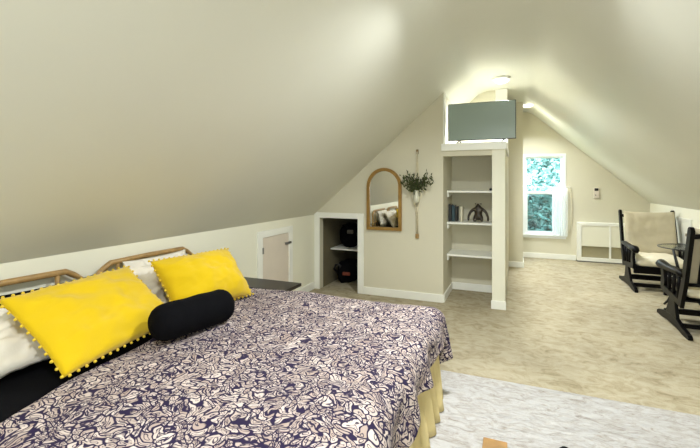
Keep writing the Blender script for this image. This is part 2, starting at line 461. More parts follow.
# niche casing
mb = MB(); mb.box(XL+.004, NX0, PY-.02, PY, 0, NZ+.075, .003); mb.box(NX1, NX1+.085, PY-.02, PY, 0, NZ+.075, .003); mb.box(NX0, NX1, PY-.02, PY, NZ, NZ+.075, .003)
struct(mb.build('trim_5', M['white']))

def baseboard(name, boxes):
    mb = MB()
    for b in boxes: mb.box(*b, 0, .1, .004)
    struct(mb.build(name, M['white']))
baseboard('baseboard_partition', [(NX1+.086, AX0+.001, PY-.018, PY)])
baseboard('baseboard_alcove', [(AX0, AX0+.016, PY+.0, 5.8), (AX0+.016, -.2, 5.784, 5.8)])
baseboard('baseboard_post', [(-.272, -.105, PY-.03, PY-.012)])
baseboard('baseboard_corner', [(AX1, .135, 7.714, 7.73), (.12, .135, 7.73, YB)])
baseboard('baseboard_back', [(.136, 1.08, YB-.016, YB)])
baseboard('baseboard_left', [(XL, XL+.016, YF, 3.68), (XL, XL+.016, 4.46, PY-.02)])
baseboard('baseboard_right', [(XR-.016, XR, YF, YB-.3)])

# ---- back window
def window(n, x0, x1, z0, z1, y, out, sill=True, meet=.5):
    """out=+1 when outside lies towards +Y"""
    w = empty('window_%d' % n, ((x0+x1)/2, y, z0)); w['kind'] = 'structure'
    f = MB(); c = .045; yi0, yi1 = sorted((y-out*.015, y+out*.0))
    f.box(x0-c, x0, yi0, yi1, z0-.0, z1+c); f.box(x1, x1+c, yi0, yi1, z0, z1+c); f.box(x0, x1, yi0, yi1, z1, z1+c)
    ya, yb = sorted((y, y+out*.1))
    f.box(x0-.005, x0+.012, ya, yb, z0, z1); f.box(x1-.012, x1+.005, ya, yb, z0, z1); f.box(x0, x1, ya, yb, z1-.012, z1+.005); f.box(x0, x1, ya, yb, z0-.005, z0+.012)
    f.build('window_frame', M['vinyl'], w)
    si = MB(); ya, yb = sorted((y-out*.045, y+out*.02)); si.box(x0-c-.02, x1+c+.02, ya, yb, z0-.03, z0, .004); ya, yb = sorted((y-out*.015, y)); si.box(x0-c, x1+c, ya, yb, z0-.075, z0-.03)
    si.build('window_sill', M['vinyl'], w)
    zm = z0+(z1-z0)*meet
    for k, (a, b, dy, t) in enumerate(((zm-.03, z1-.012, .065, .03), (z0+.012, zm+.03, .03, .045))):
        sm = MB(); ya, yb = sorted((y+out*dy, y+out*(dy+.03)))
        u0, u1 = x0+.012, x1-.012
        sm.box(u0, u0+t, ya, yb, a, b); sm.box(u1-t, u1, ya, yb, a, b); sm.box(u0+t, u1-t, ya, yb, a, a+t); sm.box(u0+t, u1-t, ya, yb, b-t, b)
        so = sm.build('sash', M['vinyl'], w)
        g = MB(); yc = (ya+yb)/2; g.box(u0+t, u1-t, yc-.003, yc+.003, a+t, b-t); g.build('window_pane', M['glass'], so)
        if k == 1:
            sc_ = MB(); yq = y+out*.085; sc_.box(u0, u1, yq-.001, yq+.001, a, b); sc_.build('insect_screen', M['screenmesh'], w)
    return w
window(1, .165, .865, .475, 2.035, YB, 1, meet=.53)
window(2, -.495, .695, .855, 1.945, YF, -1)

# ---- access doors in the knee walls
d = empty('door_1', (XL, 4.06, 0)); d['kind'] = 'structure'
mb = MB(); dy0, dy1, dz = 3.70, 4.44, .955
mb.box(XL, XL+.022, dy0, dy0+.085, .0, dz, .003); mb.box(XL, XL+.022, dy1-.085, dy1, .0, dz, .003); mb.box(XL, XL+.022, dy0+.085, dy1-.085, dz-.075, dz, .003)
mb.build('door_casing', M['white'], d)
MB().box(XL+.002, XL+.012, dy0+.088, dy1-.088, .02, dz-.079, .002).build('door_panel', M['doorpanel'], d)
mb = MB(); mb.box(XL+.012, XL+.034, dy1-.18, dy1-.05, .74, .765, .004); mb.ball((XL+.036, dy1-.16, .752), .014); mb.build('latch', M['grey'], d)
mb = MB(); mb.box(XL+.012, XL+.03, dy0+.075, dy0+.095, .70, .77); mb.box(XL+.012, XL+.03, dy0+.075, dy0+.095, .16, .23); mb.build('hinge', M['grey'], d)

d = empty('door_2', (XR, 7.33, .5)); d['kind'] = 'structure'
mb = MB(); a0, a1, z0, z1 = 6.95, 7.72, .5, .99; mb.box(XR-.02, XR, a0, a0+.06, z0, z1, .003); mb.box(XR-.02, XR, a1-.06, a1, z0, z1, .003); mb.box(XR-.02, XR, a0+.06, a1-.06, z1-.05, z1, .003); mb.box(XR-.02, XR, a0+.06, a1-.06, z0, z0+.05, .003)
mb.build('door_casing', M['white'], d)
MB().box(XR-.012, XR-.001, a0+.062, a1-.062, z0+.052, z1-.052, .003).build('door_panel', M['white'], d)
MB().box(XR-.03, XR-.012, a0+.10, a0+.16, .74, .78, .004).build('latch', M['chrome'], d)
mb = MB(); mb.box(XR-.022, XR-.012, a1-.08, a1-.06, .8, .86); mb.box(XR-.022, XR-.012, a1-.08, a1-.06, .6, .66); mb.build('hinge', M['grey'], d)

# ---------------------------------------------------------------- outside: lawn and trees
struct(MB().box(-40, 40, YB+.6, 60, -3.3, -3.2).build('ground', M['grass']))
def tree(x, y, h, r, label, m, count=13000):
    t = empty('garden_tree', (x, y, -3.2), label, 'tree', 'trees outside the window')
    MB().tube([(x, y, -3.2), (x+.1, y, -1), (x, y+.1, h*.5), (x+.05, y, h)], [.22, .18, .12, .04], 10).build('trunk', M['bark'], t)
    mb = MB(); bm = mb.bm
    for k in range(count):
        zz = random.random(); rad = r*(1-.55*zz)*math.sqrt(random.random())
        a = random.random()*2*PI; c = Vector((x+rad*math.cos(a), y+rad*math.sin(a), -1.4+zz*(h+1.6)))
        c += noise.noise_vector(c*.8)*.5
        q = Matrix.Rotation(random.random()*PI*2, 3, Vector((random.gauss(0, 1), random.gauss(0, 1), random.gauss(0, 1))).normalized())
        L_, w_ = .07+random.random()*.05, .03+random.random()*.025
        vs = [bm.verts.new(c+q@Vector(p)) for p in ((-L_, 0, 0), (0, -w_, .02), (L_, 0, 0), (0, w_, .02))]
        bm.faces.new(vs)
    mb.build('foliage', m, t)
tree(1.05, 14.5, 4.6, 1.75, 'blue-green leafy tree close outside, filling most of the window view', M['leafA'], 26000)
tree(-2.9, 15.5, 4.6, 1.6, 'pale leafy tree out of the window toward the shelves side', M['leafB'])
tree(3.6, 20.5, 5.6, 2.3, 'tall pale tree farther back, toward the heater side of the window', M['leafB'])
tree(-1.6, 20.5, 5.4, 2.3, 'tall blue-green tree farthest back behind the nearer ones', M['leafA'])

# ---------------------------------------------------------------- ceiling lamps
def lamp(x, y, w, label, spr, glow='lampglow'):
    t = empty('ceiling_lamp', (x, y, ZT-.07), label, 'lamp', 'flush ceiling lamps')
    MB().lathe([(.105, 0), (.115, .01), (.115, .03)], (x, y, ZT-.03)).build('lamp_base', M['white'], t)
    MB().lathe([(.005, -.045), (.04, -.042), (.07, -.033), (.09, -.018), (.098, 0)], (x, y, ZT-.03)).build('diffuser', M[glow], t)
    l = bpy.data.lights.new('lamp_light', 'AREA'); l.shape = 'DISK'; l.size = .2; l.energy = w; l.color = LAMP_COL; l.spread = math.radians(spr)
    o = bpy.data.objects.new('lamp_light', l); o.location = (0, 0, -.015); o.parent = t; COL.objects.link(o)
lamp(-.16, 2.7, LAMP_W[0], 'round white ceiling lamp over the foot of the bed', 152, 'lampglow_strong')
lamp(-.16, -.1, LAMP_W[2], 'unseen fill lamp added on the ceiling behind the camera', 165)  # added out of view to spread the light evenly along the ridge
lamp(.20, 7.9, LAMP_W[3], 'small round lamp added at the far ridge end to brighten the gable wall', 135, 'added_lampglow')  # added lamp, lifts the gable wall and sitting area
lamp(-.18, 5.85, LAMP_W[1], 'small round white ceiling lamp above the television', 145)

# ---------------------------------------------------------------- rug
mb = MB(); mb.box(-1.9, 2.1, .2, 3.22, 0.0, .014, .005)
tag(mb.build('area_rug', M['rug']), 'large ivory rug with streaky carved pile, running under the foot of the bed', 'rug')

# ---------------------------------------------------------------- bed
BX0, BX1, BY0, BY1, BZ = -2.56, -.52, .82, 2.79, .6
bed = empty('bed', ((BX0+BX1)/2, (BY0+BY1)/2, .014), 'wide low bed with black sheet, pale rattan headboard and cream gathered skirt', 'bed')
MB().box(BX0, BX1, BY0+.02, BY1-.02, .12, .34, .02).build('bed_base', M['linen'], bed)
for x in (BX0+.08, BX1-.1):
    for y in (BY0+.1, BY1-.1): MB().tube([(x, y, .014), (x, y, .12)], [.02, .03], 12).build('leg', M['blackwood'], bed)
mt = MB().box(BX0, BX1, BY0, BY1, .34, BZ, .06, 5).build('mattress', M['black'], bed)
for p in mt.data.polygons: p.use_smooth = True
mt['label'] = 'mattress in a black fitted sheet'
# skirt: a pleated strip round foot and the two sides
def skirt_path(t):
    L1 = BX1-BX0; L2 = BY1-BY0; tot = 2*L1+L2; dd = t*tot
    if dd < L1: return Vector((BX0+dd, BY1+.0, 0)), Vector((0, 1, 0))
    if dd < L1+L2: return Vector((BX1, BY1-(dd-L1), 0)), Vector((1, 0, 0))
    return Vector((BX1-(dd-L1-L2), BY0, 0)), Vector((0, -1, 0))
def skirt(u, v):
    p, n = skirt_path(u); z = .42*(1-v)+.02*v
    dist = u*6.1
    f = .5+.5*math.sin(dist*36+1.8*math.sin(dist*5)+.8*math.sin(dist*11))
    off = .012+(.008+.035*v)*f + .03*v
    return p+n*off+Vector((0, 0, z))
o = MB().grid(520, 10, skirt).build('bed_skirt', M['skirt'], bed); solid(o, .004)
o['label'] = 'cream gathered bed skirt'
# headboard: two rattan frames with clipped top corners
hb = MB()
for y0, y1 in ((.90, 1.73), (1.83, 2.68)):
    x = -2.6; c = .1
    pts = [(x, y0, .35), (x, y0, .88), (x, y0+c*.5, .915), (x, y0+c, .945), (x, (y0+y1)/2, .95), (x, y1-c, .945), (x, y1-c*.5, .915), (x, y1, .88), (x, y1, .35)]
    hb.tube(pts, .019, 12)
    for k in (.18, .82): yy = y0+(y1-y0)*k; hb.tube([(x, yy, .35), (x, yy, .945)], .013, 10)
    hb.tube([(x, y0, .72), (x, y1, .72)], .013, 10)
    for k in (.34, .5, .66): yy = y0+(y1-y0)*k; hb.tube([(x, yy, .35), (x, yy, .72)], .008, 8)
h = hb.build('headboard', M['rattan'], bed); h['label'] = 'pale rattan headboard of two clipped-corner frames'

# bedspread draped over mattress: rest coordinates (u along X, v along Y)
SZ = BZ+.018
def sp_point(u, v):
    """u: X rest distance, v: Y rest distance; overflow hangs down"""
    ax = max(0, u-(BX1-.02)); by = max(0, v-(BY1-.02)); cy = max(0, (BY0+.02)-v)
    a = ax; b = by if by > 0 else -cy
    D = math.hypot(a, b)
    x = min(u, BX1-.02); y = min(max(v, BY0+.02), BY1-.02)
    z = SZ + .014*noise.noise(Vector((u*2.3, v*2.3, 0))) + .007*noise.noise(Vector((u*7, v*7, 3)))
    if D > 0:
        dx, dy = a/D, b/D; r = .085
        if D < r*PI/2: ang = D/r; h = r*math.sin(ang); dz = r*(1-math.cos(ang))
        else: e = D-r*PI/2; h = r+e*.10; dz = r+e
        w = max(0, D-.06)
        fold = .09*w*2.0*math.sin((u*dy - v*dx)*17+2*noise.noise(Vector((u*2, v*2, 5))))*.8
        h += fold+.012*noise.noise(Vector((u*9, v*9, 9)))*min(1, D*8)
        x += dx*h; y += dy*h; z -= dz*.97
    return Vector((x, y, z))
def u_of(s_, v):
    head = -1.765-.19*(v-.9)+.02*math.sin(v*9)
    foot = BX1+.24+.04*math.sin(v*4.2+1.0)+.03*math.sin(v*9)
    return head+(foot-head)*s_
def v_of(t): return (BY0-.30)+(BY1-BY0+.60)*t
def spf(a, b):
    v = v_of(b); u = u_of(a, v); p = sp_point(u, v)
    if a < .03: p.z -= 0.006*(1-a/.03)
    return p
mb = MB(); mb.grid(230, 240, spf, lambda a, b: (u_of(a, v_of(b)), v_of(b)))
o = mb.build('bedspread', M['spread']); solid(o, .012, 1)
tag(o, 'navy bedspread printed all over with cream paisley leaves, spread over the bed', 'bedspread')

# ---------------------------------------------------------------- pillows
def pillow_mesh(w, h, t, seed=0, ears=.05, wr=.012, n=44, p=2.6):
    mb = MB(); bm = mb.bm
    def P(i, j, sgn):
        x = -1+2*i/(n-1); y = -1+2*j/(n-1)
        # corners sharper, sides drawn in
        X = x*(1-ears*(1-abs(y)**2.0)); Y = y*(1-ears*(1-abs(x)**2.0))
        f = max(0, (1-abs(x)**p))**.6*max(0, (1-abs(y)**p))**.6
        z = sgn*t/2*f
        q = Vector((x*1.7, y*1.7, seed+sgn))
        z += sgn*wr*noise.noise(q*1.6)*f*1.6+sgn*wr*.55*noise.noise(q*3.7)*f**.4
        # creases from the corners
        z += sgn*wr*.6*math.sin(9*(abs(x)-abs(y))+seed)*(x*x*y*y)*f**.3
        return Vector((X*w/2, Y*h/2, z))
    A = [[bm.verts.new(P(i, j, 1)) for j in range(n)] for i in range(n)]
    B = [[A[i][j] if i in (0, n-1) or j in (0, n-1) else bm.verts.new(P(i, j, -1)) for j in range(n)] for i in range(n)]
    for i in range(n-1):
        for j in range(n-1):
            f = bm.faces.new((A[i][j], A[i+1][j], A[i+1][j+1], A[i][j+1])); f.smooth = True
            f = bm.faces.new((B[i][j+1], B[i+1][j+1], B[i+1][j], B[i][j])); f.smooth = True
    edge = [A[i][0].co.copy() for i in range(n)]+[A[n-1][j].co.copy() for j in range(1, n)]+[A[i][n-1].co.copy() for i in range(n-2, -1, -1)]+[A[0][j].co.copy() for j in range(n-2, 0, -1)]
    return mb, edge
def orient(o, c, wv, hv):
    X = Vector(wv).normalized(); Z = X.cross(Vector(hv)).normalized(); Y = Z.cross(X)
    m = Matrix((X, Y, Z)).transposed().to_4x4(); m.translation = Vector(c); o.matrix_world = m
    o.rotation_mode = 'XYZ'; o.location = m.translation; o.rotation_euler = m.to_euler()
pom_me = None
def pom_pillow(name, label, c, wv, hv, w, h, t, seed, npom=58):
    global pom_me
    mb, edge = pillow_mesh(w, h, t, seed, wr=.018)
    root = mb.build(name, M['yellow'], None, origin=(0, 0, 0)); tag(root, label, 'pillow', 'yellow pompom pillows')
    orient(root, c, wv, hv)
    tot = sum((edge[i]-edge[i-1]).length for i in range(len(edge)))
    if pom_me is None:
        m2 = MB(); m2.ball((0, 0, 0), .0075, seg=10); po = m2.build('pompom', M['pom'], root, origin=(0, 0, 0)); pom_me = po.data; bpy.data.objects.remove(po)
    acc = 0; nxt = 0; k = 0
    for i in range(len(edge)):
        a, b = edge[i-1], edge[i]; L_ = (b-a).length
        while nxt < acc+L_ and k < npom:
            q = a.lerp(b, (nxt-acc)/L_); out = Vector((q.x/w, q.y/h, 0)).normalized()
            po = bpy.data.objects.new('pompom', pom_me); COL.objects.link(po); po.parent = root; po.location = q+out*.007
            nxt += tot/npom; k += 1
        acc += L_
    root.data.update()
    return root
pom_pillow('throw_pillow', 'long yellow pompom pillow at the near side of the bed, lying flatter', (-2.06, 1.48, .81), (-.10, .70, 0), (-.345, -.015, .27), .77, .50, .17, 1.0)
pom_pillow('throw_pillow', 'yellow pompom pillow nearer the small wall door, behind the black bolster', (-2.05, 2.245, .815), (.09, .70, -.01), (-.26, -.03, .30), .67, .43, .25, 5.0)

# black bolster
bl = MB(); n = 30; pth = []; rr = []
A_, B_ = Vector((-1.78, 1.55, .742)), Vector((-1.67, 2.05, .742))
for i in range(n+1):
    t = -1+2*i/n; pth.append(A_.lerp(B_, i/n)); e = abs(t)
    r_ = .100*(max(0.0, 1-max(0, (e-.62)/.38)**3))**.5
    rr.append(max(.004, r_*(1+.04*noise.noise(Vector((t*3, 0, 0))))))
bl.tube(pth, rr, 28)
tag(bl.build('bolster_pillow', M['black']), 'black round bolster pillow lying in front of the yellow pillows', 'pillow')

def sleep_pillow(label, c, wv, hv, w, h, t, seed, m, group):
    mb, _ = pillow_mesh(w, h, t, seed, ears=.07, wr=.035, p=2.4)
    o = mb.build('bed_pillow', m, None, origin=(0, 0, 0)); tag(o, label, 'pillow', group); orient(o, c, wv, hv); return o
sleep_pillow('white bed pillow lying under the nearer yellow pillow', (-2.29, 1.12, .735), (.02, .7, 0), (-.42, 0, .16), .72, .46, .17, 11, M['linen'], 'white bed pillows')
sleep_pillow('white bed pillow propped behind the yellow pillow nearer the small door', (-2.31, 2.15, .775), (-.06, .7, 0), (-.24, 0, .33), .68, .38, .17, 17, M['linen'], 'white bed pillows')
sleep_pillow('white bed pillow hindmost against the rattan headboard', (-2.50, 2.27, .775), (0, .7, 0), (-.10, 0, .36), .58, .36, .12, 23, M['linen'], 'white bed pillows')
sleep_pillow('black bed pillow standing behind the nearer yellow pillow', (-2.48, 1.48, .75), (0, .7, 0), (-.12, 0, .32), .60, .33, .13, 29, M['black'], None)

# ---------------------------------------------------------------- nightstand
ns = empty('nightstand', (-2.24, 3.17, 0), 'low dark brown nightstand between the bed and the small wall door', 'nightstand')
MB().box(-2.62, -1.86, 2.99, 3.30, .53, .56, .004).build('tabletop', M['darkwood'], ns)
MB().box(-2.60, -1.98, 3.0, 3.28, .12, .53, .004).build('body', M['darkwood'], ns)
for z in (.14, .335):
    dr = MB().box(-1.98, -1.965, 3.015, 3.265, z, z+.18, .004).build('drawer', M['darkwood'], ns)
    MB().ball((-1.95, 3.14, z+.09), .014).build('knob', M['chrome'], dr)
for x in (-2.57, -2.02):
    for y in (3.03, 3.25): MB().box(x-.02, x+.02, y-.02, y+.02, 0, .12).build('leg', M['darkwood'], ns)

# ---------------------------------------------------------------- niche contents
sh = tag(MB().box(NX0, NX1, 5.43, 6.0, .505, .525, .002).build('niche_shelf', M['white']), 'white shelf board inside the low wall niche', 'shelf')
bp = empty('backpack', (-2.35, 5.66, .525), 'dark backpack lying on the white board of the low niche', 'bag')
mb = MB(); g = bmesh.ops.create_icosphere(mb.bm, subdivisions=4, radius=1)
for v in mb.bm.verts:
    c = v.co; k = 1+.16*noise.noise(c*1.7)
    v.co = Vector((-2.35+c.x*.165*k, 5.70+c.y*.17*k, .525+max(0.0, .17+c.z*.19*k)))
for f in mb.bm.faces: f.smooth = True
mb.build('bag_body', M['black'], bp)
MB().box(-2.34, -2.24, 5.52, 5.55, .74, .80, .012).build('pocket', M['greyfab'], bp)
MB().tube([(-2.42, 5.60, .80), (-2.42, 5.56, .86), (-2.36, 5.56, .88), (-2.32, 5.60, .80)], .01, 8).build('handle', M['black'], bp)
db = empty('duffel_bag', (-2.33, 5.60, 0), 'black duffel bag with a rust red patch on the niche floor', 'bag')
mb = MB(); g = bmesh.ops.create_icosphere(mb.bm, subdivisions=4, radius=1)
for v in mb.bm.verts:
    c = v.co; k = 1+.22*noise.noise(c*1.9+Vector((3, 1, 0)))
    ex = lambda q: math.copysign(abs(q)**.75, q)
    zz = .16+ex(c.z)*.17*k + .07*max(0, c.x)
    v.co = Vector((-2.33+ex(c.x)*.20*k, 5.64+ex(c.y)*.2*k, max(.0, zz)))
for f in mb.bm.faces: f.smooth = True
mb.build('bag_body', M['black'], db)
MB().box(-2.36, -2.24, 5.40, 5.425, .14, .19, .01).build('patch', M['red'], db)
MB().tube([(-2.47, 5.50, .14), (-2.51, 5.44, .22), (-2.48, 5.44, .28), (-2.43, 5.45, .28), (-2.40, 5.47, .2)], .018, 10).build('handle', M['blackplastic'], db)

# ---------------------------------------------------------------- mirror
mr = empty('wall_mirror', (-1.61, PY, .875), 'arched wall mirror in a gold wooden frame beside the hanging plant', 'mirror')
mx0, mx1, mz0, mzt = -1.85, -1.37, .875, 1.70
R_ = (mx1-mx0)/2; cxm = (mx0+mx1)/2; zc = mzt-R_*1.02
def arch(r_in, inset, n=24):
    pts = [(cxm-R_+inset, mz0+inset), (cxm+R_-inset, mz0+inset)]
    for i in range(n+1):
        a = PI*i/n; pts.append((cxm+(R_-inset)*math.cos(a), zc+(R_-inset)*1.02*math.sin(a)))
    return pts
o_, i_ = arch(0, 0), arch(0, .042)
mb = MB(); n = len(o_)
for k in range(n):
    a, b, c, d_ = o_[k], o_[(k+1) % n], i_[(k+1) % n], i_[k]
    mb.prism([a, b, c, d_], 'y', PY-.035, PY-.002)
bmesh.ops.remove_doubles(mb.bm, verts=mb.bm.verts, dist=1e-5)
mb.build('mirror_frame', M['gold'], mr)
MB().prism(arch(0, .040), 'y', PY-.016, PY-.004).build('mirror_glass', M['mirror'], mr)

# ---------------------------------------------------------------- hanging plant in a cord hanger
hx = -1.165
hg = empty('plant_hanger', (hx, PY, .80), 'long knotted cord wall hanger with a wooden end, between the mirror and the shelves', 'plant hanger')
mb = MB(); mb.box(hx-.016, hx+.016, PY-.02, PY-.001, 1.87, 1.93, .004); mb.build('wall_hook', M['chrome'], hg)
mb = MB()
for dx in (-.012, .012): mb.tube([(hx+dx*.3, PY-.02, 1.90), (hx+dx, PY-.03, 1.62), (hx+dx*4, PY-.05, 1.46), (hx+dx*5, PY-.06, 1.36), (hx+dx*3, PY-.05, 1.27), (hx+dx*.8, PY-.03, 1.18), (hx+dx*.7, PY-.02, .84)], .007, 8)
for k in range(3): mb.ball((hx, PY-.03, 1.18-.02*k), .016)
mb.build('cord', M['cordm'], hg)
MB().box(hx-.022, hx+.022, PY-.03, PY-.005, .79, .85, .004).build('end_block', M['rattan'], hg)
vp = empty('hanging_bouquet', (hx, PY-.075, 1.27), 'bunch of dark green leaves in a pale vase held by the cord hanger', 'plant')
MB().lathe([(.012, 0), (.035, .02), (.042, .07), (.03, .12), (.022, .15), (.026, .165)], (hx, PY-.075, 1.24), 20).build('vase', M['glassy'], vp)
st = MB(); lf = MB()
random.seed(11)
def leaf(bm, c, d, L_, w_):
    d = d.normalized(); sd = d.cross(Vector((random.gauss(0, 1), random.gauss(0, 1), random.gauss(0, 1)))).normalized(); up = d.cross(sd)
    prev = None
    rows = []
    for k, (t, ww) in enumerate(((0, .1), (.25, .8), (.5, 1), (.75, .7), (1, .05))):
        p = c+d*L_*t+up*L_*.25*t*t
        rows.append([bm.verts.new(p-sd*w_*ww), bm.verts.new(p+up*w_*.2), bm.verts.new(p+sd*w_*ww)])
    for A, B in zip(rows, rows[1:]):
        for q in (0, 1): f = bm.faces.new((A[q], A[q+1], B[q+1], B[q])); f.smooth = True
tips = [(-.20, .13), (-.17, .22), (-.10, .24), (-.04, .22), (.03, .2), (.08, .13), (.14, .26), (.19, .2), (.21, .15), (-.12, .14), (-.06, .15), (0, .13), (.12, .16), (-.05, .08), (.03, .08), (-.08, .06), (.06, .05), (-.02, .05), (.01, .15)]
for tx, tz in tips:
    b = Vector((hx, PY-.075, 1.39)); e = Vector((hx+tx, PY-.09+random.uniform(-.05, .03), 1.38+tz))
    mid = (b+e)/2+Vector((0, 0, .03)); st.tube([b, mid, e], [.003, .0025, .0015], 6)
    for k in range(24):
        t = random.uniform(.3, 1.0); c = b.lerp(e, t)+Vector((random.gauss(0, .015), random.gauss(0, .012), random.gauss(0, .015)))
        dd = (e-b).normalized()+Vector((random.gauss(0, .9), random.gauss(0, .7), random.gauss(0, .9)))
        c.y = min(c.y, PY-.05)
        if dd.y > 0: dd.y *= .2
        leaf(lf.bm, c, dd, random.uniform(.025, .05), random.uniform(.007, .012))
st.build('stems', M['stem'], vp); lf.build('foliage', M['green'], vp)

# ---------------------------------------------------------------- shelves in the alcove
SHX1 = -.2
for z, lab in ((1.40, 'top white shelf of the alcove, bare but for one small black ball'), (.985, 'middle white alcove shelf carrying books and statuette'), (.565, 'lowest white alcove shelf, empty')):
    t = empty('alcove_shelf', ((AX0+SHX1)/2, 5.58, z-.025), lab, 'shelf', 'white alcove shelves')
    MB().box(AX0+.001, SHX1-.001, 5.36, 5.799, z-.025, z, .002).build('shelf_board', M['white'], t)
    for x in (AX0+.002, SHX1-.02): MB().prism([(5.38, z-.025), (5.78, z-.025), (5.78, z-.055), (5.44, z-.085), (5.38, z-.085)], 'x', x, x+.018).build('bracket', M['white'], t)
def book(x, w, d_, h, m, label, tilt=0):
    t = empty('book', (x, 5.56, .985), label, 'book', 'books on the middle alcove shelf', local=True)
    mb = MB(); mb.box(-w/2, -w/2+.003, -d_/2, d_/2, 0, h); mb.box(w/2-.003, w/2, -d_/2, d_/2, 0, h); mb.box(-w/2, w/2, -d_/2-.002, -d_/2+.002, 0, h, 0)
    mb.build('cover', m, t)
    MB().box(-w/2+.003, w/2-.003, -d_/2+.002, d_/2-.006, .003, h-.005).build('pages', M['paper'], t)
    t.rotation_euler = (0, tilt, 0); return t
book(-.815, .034, .16, .225, M['darkbook'], 'dark charcoal book against the left end of the alcove shelf')
book(-.772, .036, .17, .215, M['bluebook'], 'dark blue book, second from the alcove wall')
book(-.735, .026, .16, .20, M['darkbook'], 'thin charcoal book between the blue one and the cream one')
book(-.668, .022, .15, .20, M['whitebook'], 'thin cream book nearest the statuette', .02)
tag(MB().ball((-.30, 5.50, 1.418), .018).build('small_ball', M['blackplastic']), 'small black ball on the top alcove shelf', 'ball')

# statuette: crouched ape-like figure leaning on long bowed arms
def skin_obj(name, verts, edges, radii, m, parent=None, sub=2):
    me = bpy.data.meshes.new(name); me.from_pydata(verts, edges, []); o = bpy.data.objects.new(name, me); COL.objects.link(o)
    if parent: o.parent = parent
    md = o.modifiers.new('skin', 'SKIN'); md.use_smooth_shade = True
    for v, r in zip(me.skin_vertices[0].data, radii): v.radius = (r, r)
    me.skin_vertices[0].data[0].use_root = True
    sd = o.modifiers.new('sub', 'SUBSURF'); sd.levels = sub; sd.render_levels = sub
    me.materials.append(m); return o
sx_, sy_, sz_ = -.455, 5.52, .985
V = [(0, 0, .09), (0, 0, .15), (0, -.01, .195), (0, -.025, .235),
     (-.055, -.01, .175), (-.10, -.02, .135), (-.125, -.03, .07), (-.125, -.045, .015),
     (.055, -.01, .175), (.10, -.02, .135), (.125, -.03, .07), (.125, -.045, .015),
     (-.04, -.02, .05), (-.05, -.05, .012), (.04, -.02, .05), (.05, -.05, .012)]
E = [(0, 1), (1, 2), (2, 3), (1, 4), (4, 5), (5, 6), (6, 7), (1, 8), (8, 9), (9, 10), (10, 11), (0, 12), (12, 13), (0, 14), (14, 15)]
Rr = [.05, .055, .036, .034, .026, .019, .016, .014, .026, .019, .016, .014, .03, .014, .03, .014]
so = empty('statuette', (sx_, sy_, sz_), 'dark bronze crouching ape statuette with long bowed arms on the middle shelf', 'statuette', local=True)
b_ = skin_obj('body', V, E, Rr, M['bronze'], so); b_.scale = (.98, .98, .98)
mb = MB(); mb.ball((0, -.062, .232), .017, (1, .8, .8)); mb.ball((-.034, -.02, .24), .009); mb.ball((.034, -.02, .24), .009); mb.ball((-.012, -.056, .25), .005); mb.ball((.012, -.056, .25), .005)
mb.build('face', M['bronze'], so)

# ---------------------------------------------------------------- television on the ledge
tv = empty('television', (-.395, 5.22, 1.99), 'flat television with a reflection-toned screen standing on the white ledge above the shelves', 'television')
MB().box(-.80, .005, 5.205, 5.235, 2.035, 2.505, .006).build('tv_case', M['blackplastic'], tv)
MB().box(-.792, -.003, 5.2, 5.206, 2.045, 2.497).build('screen', M['screen'], tv)
MB().box(-.65, -.15, 5.235, 5.27, 2.08, 2.35, .012).build('tv_back', M['blackplastic'], tv)
for x in (-.66, -.135):
    mb = MB(); mb.tube([(x, 5.22, 2.04), (x-.02, 5.13, 1.995)], .007, 8); mb.tube([(x, 5.22, 2.04), (x+.02, 5.32, 1.995)], .007, 8); mb.box(x-.03, x-.01, 5.115, 5.145, 1.99, 2.0); mb.box(x+.01, x+.03, 5.305, 5.335, 1.99, 2.0)
    mb.build('foot', M['blackplastic'], tv)

# ---------------------------------------------------------------- curtain on the back window
cu = empty('curtain', (.73, YB-.05, .47), 'short sheer white curtain drawn to one side of the lower window', 'curtain')
def cf(a, b):
    x = .67+.26*a; z = 1.41-.93*b
    return Vector((x+.02*math.sin(b*3)*(a-.5), YB-.055+.014*math.sin(a*42)*(.6+.4*b), z))
MB().grid(120, 14, cf).build('curtain_cloth', M['sheer'], cu)
mb = MB(); mb.tube([(.10, YB-.055, 1.42), (.98, YB-.055, 1.42)], .006, 8); mb.tube([(.13, YB-.055, 1.42), (.13, YB-.016, 1.42)], .005, 6); mb.tube([(.95, YB-.055, 1.42), (.95, YB-.002, 1.42)], .005, 6)
mb.build('curtain_rod', M['vinyl'], cu)
cdm = MB(); cdm.tube([(.985, YB-.03, 1.42), (1.0, YB-.03, 1.2), (1.01, YB-.03, .95), (.995, YB-.03, .7), (.96, YB-.03, .52)], .007, 8)
cdm.build('pull_cord', M['cordm'], cu)

# ---------------------------------------------------------------- heater and thermostat
ht = empty('wall_heater', (1.65, YB-.1, 0), 'white boxed wall heater with a recessed beige lower bay, under the slope', 'heater')
hx0, hx1, hy = 1.09, 2.2, YB-.12
mb = MB(); mb.box(hx0, hx1, hy, YB, .69, .75, .006); mb.box(hx0, hx0+.07, hy, YB, .0, .69, .004); mb.box(hx1-.06, hx1, hy, YB, 0, .69, .004); mb.box(hx0+.07, hx1-.06, hy, YB, .02, .08); mb.box(hx0+.07, hx1-.06, YB-.02, YB, .08, .69)
mb.box(hx0+.52, hx0+.55, hy, hy+.03, .08, .69)
mb.build('heater_frame', M['white'], ht)
MB().box(hx0+.07, hx1-.06, hy+.012, hy+.05, .30, .69, .004).build('heater_panel', M['knee'], ht)
MB().box(hx0+.07, hx1-.06, YB-.05, YB-.021, .08, .31, .003).build('lower_panel', M['vent'], ht)
MB().box(hx0-.005, hx1+.005, hy-.004, YB, 0, .02).build('plinth', M['greyfab'], ht)
th = empty('thermostat', (1.42, YB, 1.22), 'small white thermostat with a dark display on the gable wall above the heater', 'thermostat')
MB().box(1.375, 1.465, YB-.028, YB-.001, 1.215, 1.41, .008).build('housing', M['doorpanel'], th)
